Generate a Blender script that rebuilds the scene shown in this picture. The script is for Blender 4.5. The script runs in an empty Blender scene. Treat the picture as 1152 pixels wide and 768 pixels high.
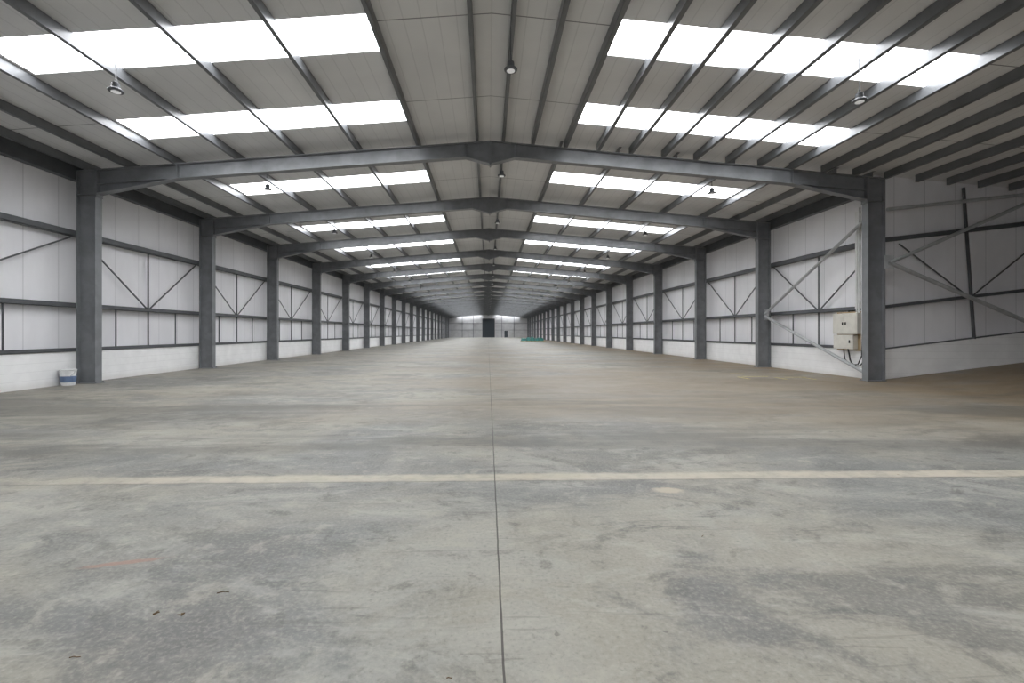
import bpy, math, random
from mathutils import Vector
random.seed(4)
sc=bpy.context.scene
# ------------------------------------------------------------------ helpers
class M:
    def __init__(s): s.v=[]; s.f=[]; s.mi=[]; s.m=0
    def hexa(s,p):
        b=len(s.v); s.v+=[tuple(q) for q in p]
        for q in ((0,3,2,1),(4,5,6,7),(0,1,5,4),(1,2,6,5),(2,3,7,6),(3,0,4,7)):
            s.f.append(tuple(b+i for i in q)); s.mi.append(s.m)
    def box(s,x0,x1,y0,y1,z0,z1):
        s.hexa([(x0,y0,z0),(x1,y0,z0),(x1,y1,z0),(x0,y1,z0),(x0,y0,z1),(x1,y0,z1),(x1,y1,z1),(x0,y1,z1)])
    def slab(s,x0,x1,y0,y1,zf0,zf1):
        # bottom zf0(x), top zf1(x)
        s.hexa([(x0,y0,zf0(x0)),(x1,y0,zf0(x1)),(x1,y1,zf0(x1)),(x0,y1,zf0(x0)),
                (x0,y0,zf1(x0)),(x1,y0,zf1(x1)),(x1,y1,zf1(x1)),(x0,y1,zf1(x0))])
    def bar(s,p,q,w,h,up=(0,0,1)):
        p=Vector(p);q=Vector(q);d=(q-p).normalized();u=Vector(up)
        a=d.cross(u).normalized();b=a.cross(d).normalized()
        a*=w/2;b*=h/2
        s.hexa([p-a-b,p+a-b,q+a-b,q-a-b,p-a+b,p+a+b,q+a+b,q-a+b])
    def tube(s,p,q,r,n=10,r2=None):
        p=Vector(p);q=Vector(q);d=(q-p).normalized()
        u=Vector((0,0,1)) if abs(d.z)<.9 else Vector((1,0,0))
        a=d.cross(u).normalized();b=a.cross(d).normalized();r2=r if r2 is None else r2
        B=len(s.v)
        for k in range(n):
            t=2*math.pi*k/n; o=a*math.cos(t)+b*math.sin(t)
            s.v.append(tuple(p+o*r)); s.v.append(tuple(q+o*r2))
        for k in range(n):
            j=(k+1)%n
            s.f.append((B+2*k,B+2*j,B+2*j+1,B+2*k+1)); s.mi.append(s.m)
        s.f.append(tuple(B+2*k for k in range(n))[::-1]); s.mi.append(s.m)
        s.f.append(tuple(B+2*k+1 for k in range(n))); s.mi.append(s.m)
    def path(s,pts,r,n=8):
        for a,b in zip(pts[:-1],pts[1:]): s.tube(a,b,r,n)
    def lathe(s,c,prof,n=24):
        B=len(s.v); c=Vector(c)
        for (r,z) in prof:
            for k in range(n):
                t=2*math.pi*k/n
                s.v.append((c.x+r*math.cos(t),c.y+r*math.sin(t),c.z+z))
        for i in range(len(prof)-1):
            for k in range(n):
                j=(k+1)%n
                s.f.append((B+i*n+k,B+i*n+j,B+(i+1)*n+j,B+(i+1)*n+k)); s.mi.append(s.m)
        s.f.append(tuple(B+k for k in range(n))[::-1]); s.mi.append(s.m)
        s.f.append(tuple(B+(len(prof)-1)*n+k for k in range(n))); s.mi.append(s.m)
    def obj(s,name,mats,parent=None,bevel=0):
        me=bpy.data.meshes.new(name); me.from_pydata(s.v,[],s.f); me.update()
        if not isinstance(mats,(list,tuple)): mats=[mats]
        for m in mats: me.materials.append(m)
        for p,i in zip(me.polygons,s.mi): p.material_index=i
        import bmesh
        bm=bmesh.new(); bm.from_mesh(me); bmesh.ops.recalc_face_normals(bm,faces=bm.faces); bm.to_mesh(me); bm.free()
        o=bpy.data.objects.new(name,me); sc.collection.objects.link(o)
        if parent: o.parent=parent
        if bevel:
            b=o.modifiers.new('bev','BEVEL'); b.width=bevel; b.segments=2
        return o

class N:
    def __init__(s,name):
        s.mat=bpy.data.materials.new(name); s.mat.use_nodes=True
        s.t=s.mat.node_tree; s.b=s.t.nodes['Principled BSDF']
        s.tc=s.t.nodes.new('ShaderNodeTexCoord')
    def put(s,sock,val):
        if hasattr(val,'is_linked') or hasattr(val,'links'): s.t.links.new(val,sock)
        else: sock.default_value=val
    def math(s,op,a,b=0.0,c=None,clamp=False):
        n=s.t.nodes.new('ShaderNodeMath'); n.operation=op; n.use_clamp=clamp
        s.put(n.inputs[0],a); s.put(n.inputs[1],b)
        if c is not None: s.put(n.inputs[2],c)
        return n.outputs[0]
    def noise(s,scale,detail=4,rough=.55,stretch=(1,1,1),off=(0,0,0),dist=0):
        mp=s.t.nodes.new('ShaderNodeMapping'); mp.inputs['Scale'].default_value=stretch; mp.inputs['Location'].default_value=off
        s.t.links.new(s.tc.outputs['Object'],mp.inputs['Vector'])
        n=s.t.nodes.new('ShaderNodeTexNoise'); n.inputs['Scale'].default_value=scale
        n.inputs['Detail'].default_value=detail; n.inputs['Roughness'].default_value=rough; n.inputs['Distortion'].default_value=dist
        s.t.links.new(mp.outputs[0],n.inputs['Vector']); return n.outputs['Fac']
    def sm(s,v,a,b,lo=0.0,hi=1.0):
        n=s.t.nodes.new('ShaderNodeMapRange'); n.interpolation_type='SMOOTHSTEP'
        s.put(n.inputs[0],v); n.inputs[1].default_value=a; n.inputs[2].default_value=b
        n.inputs[3].default_value=lo; n.inputs[4].default_value=hi; return n.outputs[0]
    def mix(s,f,a,b,mode='MIX'):
        n=s.t.nodes.new('ShaderNodeMix'); n.data_type='RGBA'; n.blend_type=mode
        s.put(n.inputs[0],f)
        for k,v in ((6,a),(7,b)):
            if isinstance(v,tuple): v=(*v,1) if len(v)==3 else v
            s.put(n.inputs[k],v)
        return n.outputs[2]
    def xyz(s):
        n=s.t.nodes.new('ShaderNodeSeparateXYZ'); s.t.links.new(s.tc.outputs['Object'],n.inputs[0]); return n.outputs
    def line(s,coord,period,half,off=0.0):
        # 1 on line
        a=s.math('ADD',coord,off+period*1000.5)
        m=s.math('MODULO',a,period); d=s.math('ABSOLUTE',s.math('SUBTRACT',m,period/2))
        return s.math('LESS_THAN',d,half)
    def fin(s,col,rough=.5,spec=.5,metal=0,bump=None,bs=.1,bd=.01):
        s.put(s.b.inputs['Base Color'],(*col,1) if isinstance(col,tuple) and len(col)==3 else col)
        s.put(s.b.inputs['Roughness'],rough); s.b.inputs['Specular IOR Level'].default_value=spec
        s.b.inputs['Metallic'].default_value=metal
        if bump is not None:
            n=s.t.nodes.new('ShaderNodeBump'); n.inputs['Strength'].default_value=bs; n.inputs['Distance'].default_value=bd
            s.t.links.new(bump,n.inputs['Height']); s.t.links.new(n.outputs[0],s.b.inputs['Normal'])
        return s.mat

def flat(name,col,rough=.5,spec=.5,metal=0,var=.15,scale=6):
    n=N(name); f=n.sm(n.noise(scale,4),.3,.7)
    a=tuple(c*(1-var) for c in col); b=tuple(min(1,c*(1+var)) for c in col)
    return n.fin(n.mix(f,a,b),rough,spec,metal)

# ------------------------------------------------------------------ materials
steel=flat('painted_grey_steel',(.19,.197,.208),.40,.5,.0,.12,3)
purl=flat('purlin_grey_steel',(.145,.15,.158),.34,.5,.1,.12,2)
girtm=flat('girt_dark_steel',(.095,.10,.108),.45,.5,0,.12,3)
galv=flat('galvanised_tube',(.42,.43,.44),.4,.5,.15,.12,5)
black=flat('black_rubber',(.02,.02,.022),.5)
whitep=flat('white_plastic',(.74,.74,.74),.4,.5,0,.04)
cream=flat('cream_enamel',(.66,.64,.58),.4,.5,0,.05)
blue=flat('blue_label',(.14,.2,.33),.4)
teal=flat('teal_tarpaulin',(.04,.20,.18),.5)
doorm=flat('dark_roller_door',(.035,.045,.055),.4)
yellow=flat('yellow_floor_paint',(.50,.42,.16),.7,.3,0,.25,9)
twigm=flat('dry_twig',(.12,.08,.045),.8,.2)
ply=flat('timber',(.4,.3,.18),.7,.3)
farm=flat('dimmed_gable_cladding',(.52,.52,.53),.5,.3,0,.06,1)  # far wall's dimness put into the colour, darker than the side cladding

n=N('ceiling_panel'); x,y,z=n.xyz()
l=n.math('MAXIMUM',n.line(y,3.0,.012,.4),n.math('MULTIPLY',n.line(x,.333,.012),.16))
base=n.mix(n.sm(n.noise(.5,3),.3,.7),(.69,.69,.695),(.77,.77,.77))
ceilm=n.fin(n.mix(l,base,(.2,.2,.21)),.5,.3)

n=N('white_wall_cladding'); x,y,z=n.xyz()
s_=n.math('ADD',y,n.math('MULTIPLY',x,1.0))
l=n.line(s_,1.0,.009)
base=n.mix(n.sm(n.noise(.7,4,.6,(1,1,.4)),.3,.7),(.77,.765,.79),(.86,.855,.88))
wallm=n.fin(n.mix(n.math('MULTIPLY',l,.45),base,(.25,.25,.27)),.5,.3)

n=N('white_painted_blockwork'); x,y,z=n.xyz()
base=n.mix(n.sm(n.noise(1.6,6,.6),.3,.7),(.84,.84,.84),(.92,.92,.92))
l=n.math('MULTIPLY',n.line(z,.225,.006),.2)
dirt=n.sm(z,.0,.22,.25,0)
base=n.mix(dirt,base,(.42,.38,.32))
plinm=n.fin(n.mix(l,base,(.4,.4,.4)),.65,.3,0,n.noise(9,5),.3,.01)

n=N('skylight_glazing'); x,y,z=n.xyz()
rib=n.line(y,.26,.016)
st=n.math('MULTIPLY_ADD',rib,-12.2,13.0)
n.fin((.8,.85,.9),.3)
n.b.inputs['Emission Color'].default_value=(.955,.975,1,1); n.put(n.b.inputs['Emission Strength'],st)
skym=n.mat

n=N('lamp_lens'); n.fin((.7,.7,.7),.3)
n.b.inputs['Emission Color'].default_value=(1,1,1,1); n.b.inputs['Emission Strength'].default_value=.25
lens=n.mat

# floor
n=N('polished_concrete'); x,y,z=n.xyz()
a=n.noise(.33,8,.62,(.7,1,1),(3,7,0),.6)
b=n.noise(.9,8,.65,(.6,1,1),(13,2,0),.8)
c=n.noise(3.2,9,.7,(1,1,1),(1,5,0),.3)
tr=n.noise(1.5,10,.75,(.5,1.2,1),(21,5,0),1.2)   # trowel swirls
pt=n.noise(.65,7,.68,(.7,1.1,1),(31,9,0),.4)      # dark patches
g=n.noise(38,6,.7)
col=n.mix(n.sm(a,.40,.58),(.175,.176,.168),(.262,.245,.205))
col=n.mix(n.math('MULTIPLY',n.sm(b,.50,.62),.65),col,(.315,.308,.278))
col=n.mix(n.math('MULTIPLY',n.sm(b,.47,.36),.75),col,(.12,.12,.116))
col=n.mix(n.math('MULTIPLY',n.sm(tr,.52,.66),.6),col,(.35,.34,.30))
col=n.mix(n.math('MULTIPLY',n.sm(tr,.47,.33),.8),col,(.10,.10,.094))
col=n.mix(n.math('MULTIPLY',n.sm(pt,.52,.61),.62),col,(.10,.098,.09))
col=n.mix(n.math('MULTIPLY',n.sm(c,.53,.66),.55),col,(.34,.32,.27))
col=n.mix(n.math('MULTIPLY',n.sm(c,.46,.33),.65),col,(.10,.097,.088))
col=n.mix(n.math('MULTIPLY',n.sm(g,.45,.7),.35),col,(.40,.38,.33))
col=n.mix(n.math('MULTIPLY',n.sm(g,.46,.3),.4),col,(.08,.08,.075))
# scuffs
sc1=n.noise(5,3,.5,(.12,1.6,1),(4,4,0),2.5)
col=n.mix(n.math('MULTIPLY',n.sm(sc1,.66,.70),.3),col,(.10,.095,.085))
# ochre dust
br=n.noise(.22,7,.62,(.35,1,1),(5,1,0),.5)
m=n.math('MULTIPLY',n.sm(y,5.0,8),n.sm(y,70,22))
m=n.math('MULTIPLY',m,n.sm(br,.38,.58)); 
m=n.math('MULTIPLY',m,n.sm(x,-9,4,.2,1.0))
col=n.mix(n.math('MULTIPLY',m,.72),col,(.215,.17,.12))
m2=n.math('MULTIPLY',n.sm(x,7.0,12.5),n.sm(n.noise(.8,5),.25,.6))
col=n.mix(n.math('MULTIPLY',m2,.75),col,(.24,.172,.10))
# transverse dark damp bands
db=n.noise(.5,8,.65,(.22,1.2,1),(9,4,0),.5)
m3=n.math('MULTIPLY',n.math('MULTIPLY',n.sm(y,5.2,6.2),n.sm(y,14,9.5)),n.sm(db,.46,.60))
col=n.mix(n.math('MULTIPLY',m3,.6),col,(.10,.094,.083))
# pale filled strip
w=n.noise(2.2,6,.7)
dy=n.math('ABSOLUTE',n.math('SUBTRACT',n.math('ADD',y,n.math('MULTIPLY',n.math('SUBTRACT',w,.5),.16)),4.72))
st=n.sm(dy,.15,.06)
st=n.math('MULTIPLY',st,n.sm(x,-5.0,-3.0,.12,1))
col=n.mix(n.math('MULTIPLY',st,n.sm(n.noise(5,5,.7),.3,.6,.5,.92)),col,(.45,.40,.32))
# pale blotch
dx=n.math('SUBTRACT',x,1.62); dyy=n.math('SUBTRACT',y,4.28)
r=n.math('SQRT',n.math('ADD',n.math('MULTIPLY',dx,dx),n.math('MULTIPLY',n.math('MULTIPLY',dyy,dyy),4.0)))
r=n.math('ADD',r,n.math('MULTIPLY',n.math('SUBTRACT',c,.5),.5))
col=n.mix(n.sm(r,.2,.08,0,.8),col,(.44,.37,.28))
# reddish mark
dx=n.math('SUBTRACT',x,-2.45); dyy=n.math('SUBTRACT',n.math('SUBTRACT',y,n.math('MULTIPLY',dx,.25)),3.03)
r=n.math('SQRT',n.math('ADD',n.math('MULTIPLY',dx,dx),n.math('MULTIPLY',n.math('MULTIPLY',dyy,dyy),60.0)))
r=n.math('ADD',r,n.math('MULTIPLY',n.math('SUBTRACT',n.noise(12,4),.5),.35))
col=n.mix(n.sm(r,.3,.12,0,.5),col,(.33,.145,.10))
# saw-cut joints
jx=n.math('ADD',x,n.math('MULTIPLY',n.math('SUBTRACT',n.noise(3,4),.5),.012))
j1=n.math('LESS_THAN',n.math('ABSOLUTE',jx),.0055)
j2=n.math('LESS_THAN',n.math('ABSOLUTE',n.math('SUBTRACT',y,4.60)),.006)
j=n.math('MAXIMUM',j1,n.math('MULTIPLY',j2,.7))
sp=n.sm(n.noise(9,2,.5,(1,1,1),(2,2,0)),.76,.78)
j=n.math('MAXIMUM',j,n.math('MULTIPLY',sp,.5))
col=n.mix(n.math('MULTIPLY',j,.85),col,(.035,.03,.026))
rg=n.sm(b,.3,.7,.50,.66)
floorm=n.fin(col,rg,.45,0,n.math('ADD',c,n.math('MULTIPLY',g,.3)),.12,.01)

# ------------------------------------------------------------------ layout
FR=[5.6,13.85,19.55,25.4,31.8]+[38.3+6.5*i for i in range(16)]
YEND=FR[-1]+6.5-1.5     # gable
YB=-14.0
BF=[-6.0]+FR
RS=.084
XI,XO,XW=11.65,12.2,12.42
XWING=22.0; YW=14.15
RD=.42
rt=lambda X: 7.30-RS*abs(X)          # rafter top
rc=lambda X: 7.53-RS*abs(X)          # ceiling underside
rampz=lambda X: max(0,.118*(X-12.3))

# portal frames
def frame(yc):
    m=M(); T=.016; fw=.115
    for sg in (-1,1):
        X=lambda v: sg*v
        def sl(a,b,y0,y1,f0,f1):
            lo,hi=(a,b) if sg>0 else (-b,-a)
            m.slab(lo,hi,y0,y1,f0,f1)
        bot=lambda v: rt(v)-RD
        A=.75; H=9.3; AP=6.62
        # web parts
        ab=lambda v:AP+abs(v)*(bot(A)-AP)/A
        sl(0,A,yc-T/2,yc+T/2,ab,rt)
        sl(A,H,yc-T/2,yc+T/2,bot,rt)
        hb=lambda v: bot(H)+(abs(v)-H)*(5.62-bot(H))/(XI-H)
        sl(H,XI,yc-T/2,yc+T/2,hb,rt)
        # flanges
        sl(0,XO,yc-fw,yc+fw,lambda v:rt(v)-.022,rt)
        sl(0,A,yc-fw,yc+fw,lambda v:ab(v)-.02,ab)
        sl(A,H,yc-fw,yc+fw,lambda v:bot(v)-.02,bot)
        sl(H,XI,yc-fw,yc+fw,lambda v:hb(v)-.02,hb)
        # original rafter flange running through haunch
        sl(H,XI,yc-fw*.9,yc+fw*.9,lambda v:bot(v)-.015,bot)
        # stiffeners / end plates
        m.box(*sorted((X(XI-.03),X(XI-.002))),yc-fw,yc+fw,5.5,rt(XI)-.01)
        m.box(*sorted((X(H-.008),X(H+.008))),yc-fw,yc+fw,bot(H),rt(H)-.02)
        m.box(*sorted((X(A-.008),X(A+.008))),yc-fw,yc+fw,bot(A),rt(A)-.02)
        m.box(*sorted((X(.0),X(.025))),yc-fw,yc+fw,AP-.06,rt(0)-.02)
        # column
        f0=lambda v:0.02
        sl(XI,XI+.022,yc-fw,yc+fw,f0,lambda v:rt(v)-.02)
        sl(XO-.022,XO,yc-fw,yc+fw,f0,lambda v:rt(v)-.02)
        sl(XI+.022,XO-.022,yc-T/2,yc+T/2,f0,lambda v:rt(v)-.02)
        sl(XI+.022,XO-.022,yc-fw,yc+fw,lambda v:5.56,lambda v:5.58)
        sl(XI-.06,XO+.0,yc-.16,yc+.16,lambda v:0.0,lambda v:.022)
        for bx in (XI-.03,XO-.1):
            for by in (-.13,.13):
                m.tube((X(bx),yc+by,.02),(X(bx),yc+by,.06),.018,6)
    return m.obj('portal_frame',steel)
for yc in BF: frame(yc)

# purlins: Z sections
PX=[.36,2.15,3.95,5.75,7.55,9.35,10.75,11.9]
def zp(m,X,y0,y1,zb,h=.22,sg=1,t=.012,fl=.08):
    m.box(X-t/2,X+t/2,y0,y1,zb,zb+h)
    m.box(min(X,X+sg*fl),max(X,X+sg*fl),y0,y1,zb,zb+t)
    m.box(min(X,X+sg*fl),max(X,X+sg*fl),y0,y1,zb+h-t,zb+h)
m=M()
for s in (-1,1):
    for X in PX:
        y0=YB if s<0 else FR[1]
        zp(m,s*X,y0,YEND,rt(X)+.002,.22,s)
for i in range(22):
    X=1.25+i-( .0)
    if X<XWING-.1: zp(m,X,YB,FR[1]-.005,rt(X)+.002,.22,1,.014,.095)
zp(m,.36,YB,FR[1]-.005,rt(.36)+.002,.22,1)
m.obj('roof_purlins',purl)

# ceiling with rooflight openings
bands=[(8.4,9.5),(11.5,12.6),(1.8,2.85),(-2.0,-.95),(-5.5,-4.45),(-9,-7.95)]
for i in range(1,len(FR)):
    o_=[0,(2.6,3.8),(3.2,4.4),(3.0,4.3)][i] if i<4 else (3.7,5.1)
    bands.append((FR[i]+o_[0],min(FR[i]+o_[1],YEND-.1)))
bands.sort()
bands=[q for q in bands if q[1]>q[0]]
xa,xb=2.28,9.27
m=M(); th=.06
f0=rc; f1=lambda X: rc(X)+th
ye=[YB]
for b_ in bands: ye+=list(b_)
ye.append(YEND)
for s in (-1,1):
    def add(a,b,y0,y1):
        lo,hi=(a,b) if s>0 else (-b,-a); m.slab(lo,hi,y0,y1,f0,f1)
    add(0,xa,YB,YEND); add(xb,XW,YB,YEND)
    for k in range(0,len(ye)-1,2): add(xa,xb,ye[k],ye[k+1])
m.slab(XW,XWING,YB,YW,f0,f1)
m.obj('ceiling',ceilm)
for (y0,y1) in bands:
    for s in (-1,1):
        k=M(); lo,hi=(xa,xb) if s>0 else (-xb,-xa)
        k.slab(lo,hi,y0,y1,lambda X:rc(X)+.02,lambda X:rc(X)+.04)
        k.obj('skylight',skym)
# eaves beams
m=M()
for s in (-1,1):
    y0=YB if s<0 else YW
    lo,hi=sorted((s*(XO+.01),s*(XW-.0)))
    m.box(lo,hi,y0,YEND,6.0,rt(XW)+.2)
m.obj('eaves_beam',girtm)

# floor + ramp
m=M()
m.box(-XW-.3,12.3,YB,YEND+.3,-.2,0)
m.box(12.3,XW+.3,YW,YEND+.3,-.2,0)
m.hexa([(12.3,YB,-.2),(XWING+.3,YB,-.2),(XWING+.3,YW,-.2),(12.3,YW,-.2),
        (12.3,YB,0),(XWING+.3,YB,rampz(XWING+.3)),(XWING+.3,YW,rampz(XWING+.3)),(12.3,YW,0)])
m.obj('floor',floorm)

# walls
def wall(name,boxes,mat):
    m=M()
    for b in boxes: m.box(*b)
    return m.obj(name,mat)
PH=.95
wall('wall_left',[(-XW-.06,-XW,YB,YEND,PH,rc(XW)+.0)],wallm)
wall('wall_right',[(XW,XW+.06,YW+.06,YEND,PH,rc(XW)+.0)],wallm)
wall('baseboard_left',[(-XW-.1,-XO-.03,YB,YEND,0,PH)],plinm)
wall('baseboard_right',[(XO+.03,XW+.1,YW,YEND,0,PH)],plinm)
# gable far wall with door hole
m=M()
g1=YEND+.12
for a,b in ((-XW,-1.75),(1.95,4.95),(6.05,XW)):
    m.slab(a,min(b,XW),YEND,g1,lambda X:0,rc)
m.slab(-1.75,0,YEND,g1,lambda X:5.6,rc); m.slab(0,1.95,YEND,g1,lambda X:5.6,rc)
m.slab(4.95,6.05,YEND,g1,lambda X:2.15,rc)
m.obj('wall_far',farm)
m=M()
for i in range(28): m.box(-1.75,1.95,YEND+.03+.015*(i%2),YEND+.08,i*.2,i*.2+.2)
m.m=1
m.box(-1.85,-1.73,YEND-.06,YEND,0,5.7); m.box(1.93,2.05,YEND-.06,YEND,0,5.7); m.box(-1.85,2.05,YEND-.1,YEND,5.55,5.85)
m.obj('door_1',[doorm,girtm])
m=M(); m.box(4.97,6.03,YEND+.03,YEND+.07,0.0,2.13); m.m=1; m.box(5.85,5.93,YEND-.03,YEND+.03,1.0,1.05); m.obj('door_2',[doorm,galv])
# gable girts + posts
m=M()
for zc in (2.24,4.34):
    for a,b in ((-XO,-1.9),(2.1,XO)): m.box(a,b,YEND-.12,YEND,zc,zc+.1)
for X in (-8,-4.6,4.2,8): m.box(X-.08,X+.08,YEND-.25,YEND-.12,0,rt(X))
m.obj('gable_girt_rails',steel)
# rear wall (behind camera) with large vehicle opening
m=M()
for a,b in ((-XW,-7),(7,XW),(XW,XWING)):
    m.slab(a,b,YB-.1,YB,lambda X:0 if X<=XW else rampz(X),rc)
m.slab(-7,0,YB-.1,YB,lambda X:5.6,rc); m.slab(0,7,YB-.1,YB,lambda X:5.6,rc)
m.obj('wall_rear',wallm)
# wing walls
m=M(); m.slab(XW-.2,XWING,YW,YW+.06,lambda X:rampz(X)+PH,rc); m.obj('wall_wing_end',wallm)
m=M(); m.slab(XO+.03,XWING,YW-.12,YW+.0,rampz,lambda X:rampz(X)+PH); m.obj('baseboard_wing',plinm)
wall('wall_wing_side',[(XWING,XWING+.06,YB,YW,rampz(XWING),rc(XWING))],wallm)

# girts & wall posts & light bracing
m=M()
RZ=[(PH,.10),(2.24,.13),(4.34,.16)]
for s in (-1,1):
    fr=[YB]+BF+[YEND] if s<0 else FR[1:]+[YEND]
    for zc,h in RZ:
        y0=YB if s<0 else YW+.1
        lo,hi=sorted((s*(XO+.005),s*(XO+.02))); m.box(lo,hi,y0,YEND,zc,zc+h)
        lo,hi=sorted((s*(XO+.005),s*(XW-.0))); m.box(lo,hi,y0,YEND,zc,zc+.014); m.box(lo,hi,y0,YEND,zc+h-.014,zc+h)
    for a,b in zip(fr[:-1],fr[1:]):
        if b-a<1.6: continue
        mid=(a+b)/2; X=s*(XO+.09)
        m.box(X-.02,X+.02,mid-.018,mid+.018,PH,4.4)
        q=(b-a)*.25
        m.bar((X,mid,2.3),(X,a+.2,4.3),.035,.035); m.bar((X,mid,2.3),(X,b-.2,4.3),.035,.035)
        m.box(X-.02,X+.02,mid-1.5*q/1.5-.012,mid-q+.012,PH,2.3)
        m.box(X-.02,X+.02,mid+q-.012,mid+q+.012,PH,2.3)
m.obj('wall_girt_rails',girtm)
# wing end wall girts
m=M()
Yg=YW-.05
for zc,h in [(2.24,.10),(4.34,.13)]:
    m.slab(XO+.05,XWING,YW-.14,YW-.12,lambda X:rampz(X)+zc,lambda X:rampz(X)+zc+h)
    m.slab(XO+.05,XWING,YW-.14,YW,lambda X:rampz(X)+zc,lambda X:rampz(X)+zc+.014)
m.slab(XO+.05,XWING,YW-.14,YW,lambda X:rampz(X)+PH,lambda X:rampz(X)+PH+.03)
m.hexa([(15.35,YW-.13,1.3),(15.39,YW-.13,1.3),(15.39,YW-.05,1.3),(15.35,YW-.05,1.3),
        (15.0,YW-.13,6.1),(15.04,YW-.13,6.1),(15.04,YW-.05,6.1),(15.0,YW-.05,6.1)])
m.bar((15.2,Yg-.07,2.6),(12.9,Yg-.07,4.3),.03,.03); m.bar((15.2,Yg-.07,2.6),(17.6,Yg-.07,4.5),.03,.03)
m.obj('wing_girt_rails',girtm)
# tubular bracing
m=M(); Y=13.55
m.tube((12.1,Y,3.6),(17.0,Y,5.7),.055)
m.tube((12.1,Y,3.65),(18.0,Y,1.2),.06)
m.tube((12.1,Y,5.25),(17.0,Y,5.8),.055)
m.box(12.0,12.3,Y-.01,Y+.01,3.45,3.85)
m.obj('wing_cross_brace',galv)
m=M()
X=11.93
m.tube((X,FR[2]-.12,2.3),(X,FR[1]+.12,5.2),.055)
m.tube((X,FR[2]-.12,2.2),(X,FR[1]+.13,.15),.055)
m.box(X-.01,X+.01,FR[2]-.4,FR[2]-.11,2.05,2.5)
m.obj('wall_k_brace',galv)

# electrical cabinet group on right wall
root=bpy.data.objects.new('electrical_distribution_board',None); sc.collection.objects.link(root)
m=M()
m.box(11.98,12.17,14.55,15.6,1.45,2.15); m.box(12.0,12.17,14.75,15.6,.95,1.42)
m.box(11.97,11.985,14.6,15.05,1.5,2.1); m.box(11.97,11.985,15.1,15.55,1.5,2.1)
m.box(11.985,12.0,14.8,15.55,1.0,1.38)
o=m.obj('cabinets',cream,root,.012)
m=M()
for yy,zz in ((15.02,1.8),(15.14,1.8),(14.85,1.2)): m.box(11.945,11.97,yy-.015,yy+.015,zz-.05,zz+.05)
pts=[(12.0,14.95,.96)]
for k in range(9):
    t=math.pi*k/8; pts.append((12.05,14.62+.3*math.cos(t)*1.0+.03,.72-.32*math.sin(t)))
pts.append((12.08,14.35,1.4))
m.path(pts,.022)
pts=[(12.05,15.2,.95),(12.05,15.15,.6),(12.05,14.9,.42),(12.05,14.6,.46),(12.05,14.45,.75),(12.05,14.42,1.45)]
m.path(pts,.018)
m.obj('cables',black,root)
m=M()
for yy,r,z1 in ((14.62,.03,5.6),(14.72,.022,5.0),(14.5,.022,5.6)): m.tube((12.1,yy,2.1 if yy>14.55 else .95),(12.1,yy,z1),r,8)
m.box(12.13,12.18,14.42,14.82,2.3,5.5)
m.obj('conduit',whitep,root)
m=M(); m.box(12.17,12.2,14.5,15.65,.9,2.2); m.obj('backing_board',ply,root)

# downpipe beside left column
m=M()
m.tube((-12.12,FR[1]+.35,2.3),(-12.12,FR[1]+.35,5.9),.04)
m.tube((-12.12,FR[1]+.35,5.0),(-12.2,FR[1]+.35,5.0),.02)
m.obj('conduit_pipe',girtm)

# bucket
m=M(); c=(-12.0,13.25,0)
m.lathe(c,[(.15,0),(.155,.01),(.185,.40),(.19,.41),(.19,.44),(.17,.445),(.17,.43)])
m.lathe(c,[(.198,.435),(.198,.455),(.18,.46),(.05,.462)])
m.m=1
m.lathe(c,[(.168,.1),(.1715,.1),(.186,.27),(.18,.27)])
m.m=2
pts=[]
for k in range(13):
    t=math.pi*k/12; pts.append((c[0]+.2*math.cos(t),c[1]-.2*math.sin(t)*.8,.4-.2*math.sin(t)))
m.path(pts,.006,6)
o=m.obj('paint_bucket',[whitep,blue,galv])

# high-bay lamps
def lamp(X,Y):
    m=M(); z=(6.45 if abs(X)<1 else 5.95)
    m.tube((X,Y,z+.16),(X,Y,rc(X)),.010,6)
    m.lathe((X,Y,z),[(.115,0),(.125,.01),(.125,.03),(.10,.05),(.07,.07),(.065,.16),(.03,.18)],20)
    m.m=1
    m.lathe((X,Y,z-.012),[(.075,0),(.075,.011)],20)
    m.m=0
    m.tube((X-.07,Y,z+.07),(X,Y,z+.26),.006,5); m.tube((X+.07,Y,z+.07),(X,Y,z+.26),.006,5)
    m.obj('high_bay_lamp',[girtm,lens])
ys=[8.6,14.4]+[20.6+6.5*i for i in range(12)]
for Y in ys:
    for X in (-6.95,.36,7.1): lamp(X,Y)

# yellow floor marks
m=M()
for (a,b,c_,d) in ((8.6,9.5,15.3,15.38),(9.9,10.6,15.0,15.08),(8.35,8.43,14.5,15.2),(9.5,9.58,14.4,15.0),(10.4,10.48,14.3,14.9),(8.8,9.3,16.4,16.46)):
    m.box(a,b,c_,d,0,.003)
m.obj('floor_marking_lines',yellow)

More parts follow.
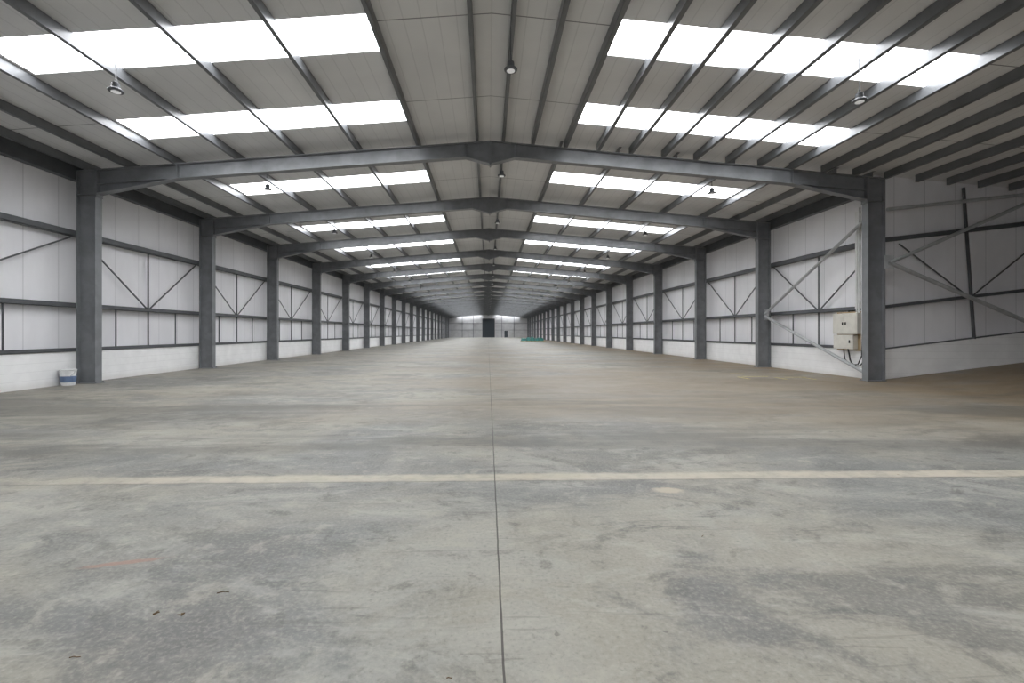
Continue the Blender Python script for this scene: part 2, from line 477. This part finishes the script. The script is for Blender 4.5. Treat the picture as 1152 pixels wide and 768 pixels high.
# green pile far right
m=M()
for k in range(5):
    x0=5.6+.75*k; 
    m.hexa([(x0,76,0),(x0+.7,76,0),(x0+.7,78.5,0),(x0,78.5,0),(x0+.1,76.2,.5+.2*(k%3)),(x0+.6,76.2,.55+.15*(k%2)),(x0+.6,78.3,.5),(x0+.1,78.3,.6)])
m.m=1
m.box(5.5,9.5,75.8,78.7,0,.1)
m.obj('tarpaulin_covered_stack',[teal,ply],None,.03)

# twigs / leaves
m=M()
def twig(X,Y,L,ang,r=.0022):
    p=Vector((X,Y,r)); 
    for k in range(3):
        q=p+Vector((math.cos(ang),math.sin(ang),0))*L/3; q.z=r+random.random()*.003
        m.tube(p,q,r,6,r*.8); p=q; ang+=random.uniform(-.5,.5)
for X,Y,L,a_ in ((-1.63,2.66,.07,.5),(-1.85,2.47,.03,1.2),(-1.72,2.46,.03,.1),(-2.0,2.15,.05,.2),(-.25,1.98,.025,.1),(1.5,3.3,.03,1)):
    twig(X,Y,L,a_)
for X,Y in ((-1.7,2.46),(-1.84,2.47)):
    a_=random.random()*6
    m.hexa([(X,Y,0),(X+.012*math.cos(a_),Y+.012*math.sin(a_),0),(X+.01,Y+.018,0),(X-.005,Y+.01,0),(X,Y,.004),(X+.012*math.cos(a_),Y+.012*math.sin(a_),.008),(X+.01,Y+.018,.005),(X-.005,Y+.01,.006)])
m.obj('twig_litter',twigm)

# ------------------------------------------------------------------ world + camera
w=bpy.data.worlds.new('World'); sc.world=w; w.use_nodes=True
bg=w.node_tree.nodes['Background']; bg.inputs[0].default_value=(.95,.97,1,1); bg.inputs[1].default_value=1.6
cam=bpy.data.cameras.new('Camera'); co=bpy.data.objects.new('Camera',cam); sc.collection.objects.link(co)
co.location=(-.07,0,1.5); co.rotation_euler=(math.radians(90),0,math.radians(-1.5))
cam.sensor_width=36; cam.lens=16; cam.shift_x=.0118; cam.shift_y=-.0087; cam.clip_end=500
sc.camera=co
sc.view_settings.view_transform='Standard'; sc.view_settings.look='None'; sc.view_settings.exposure=0
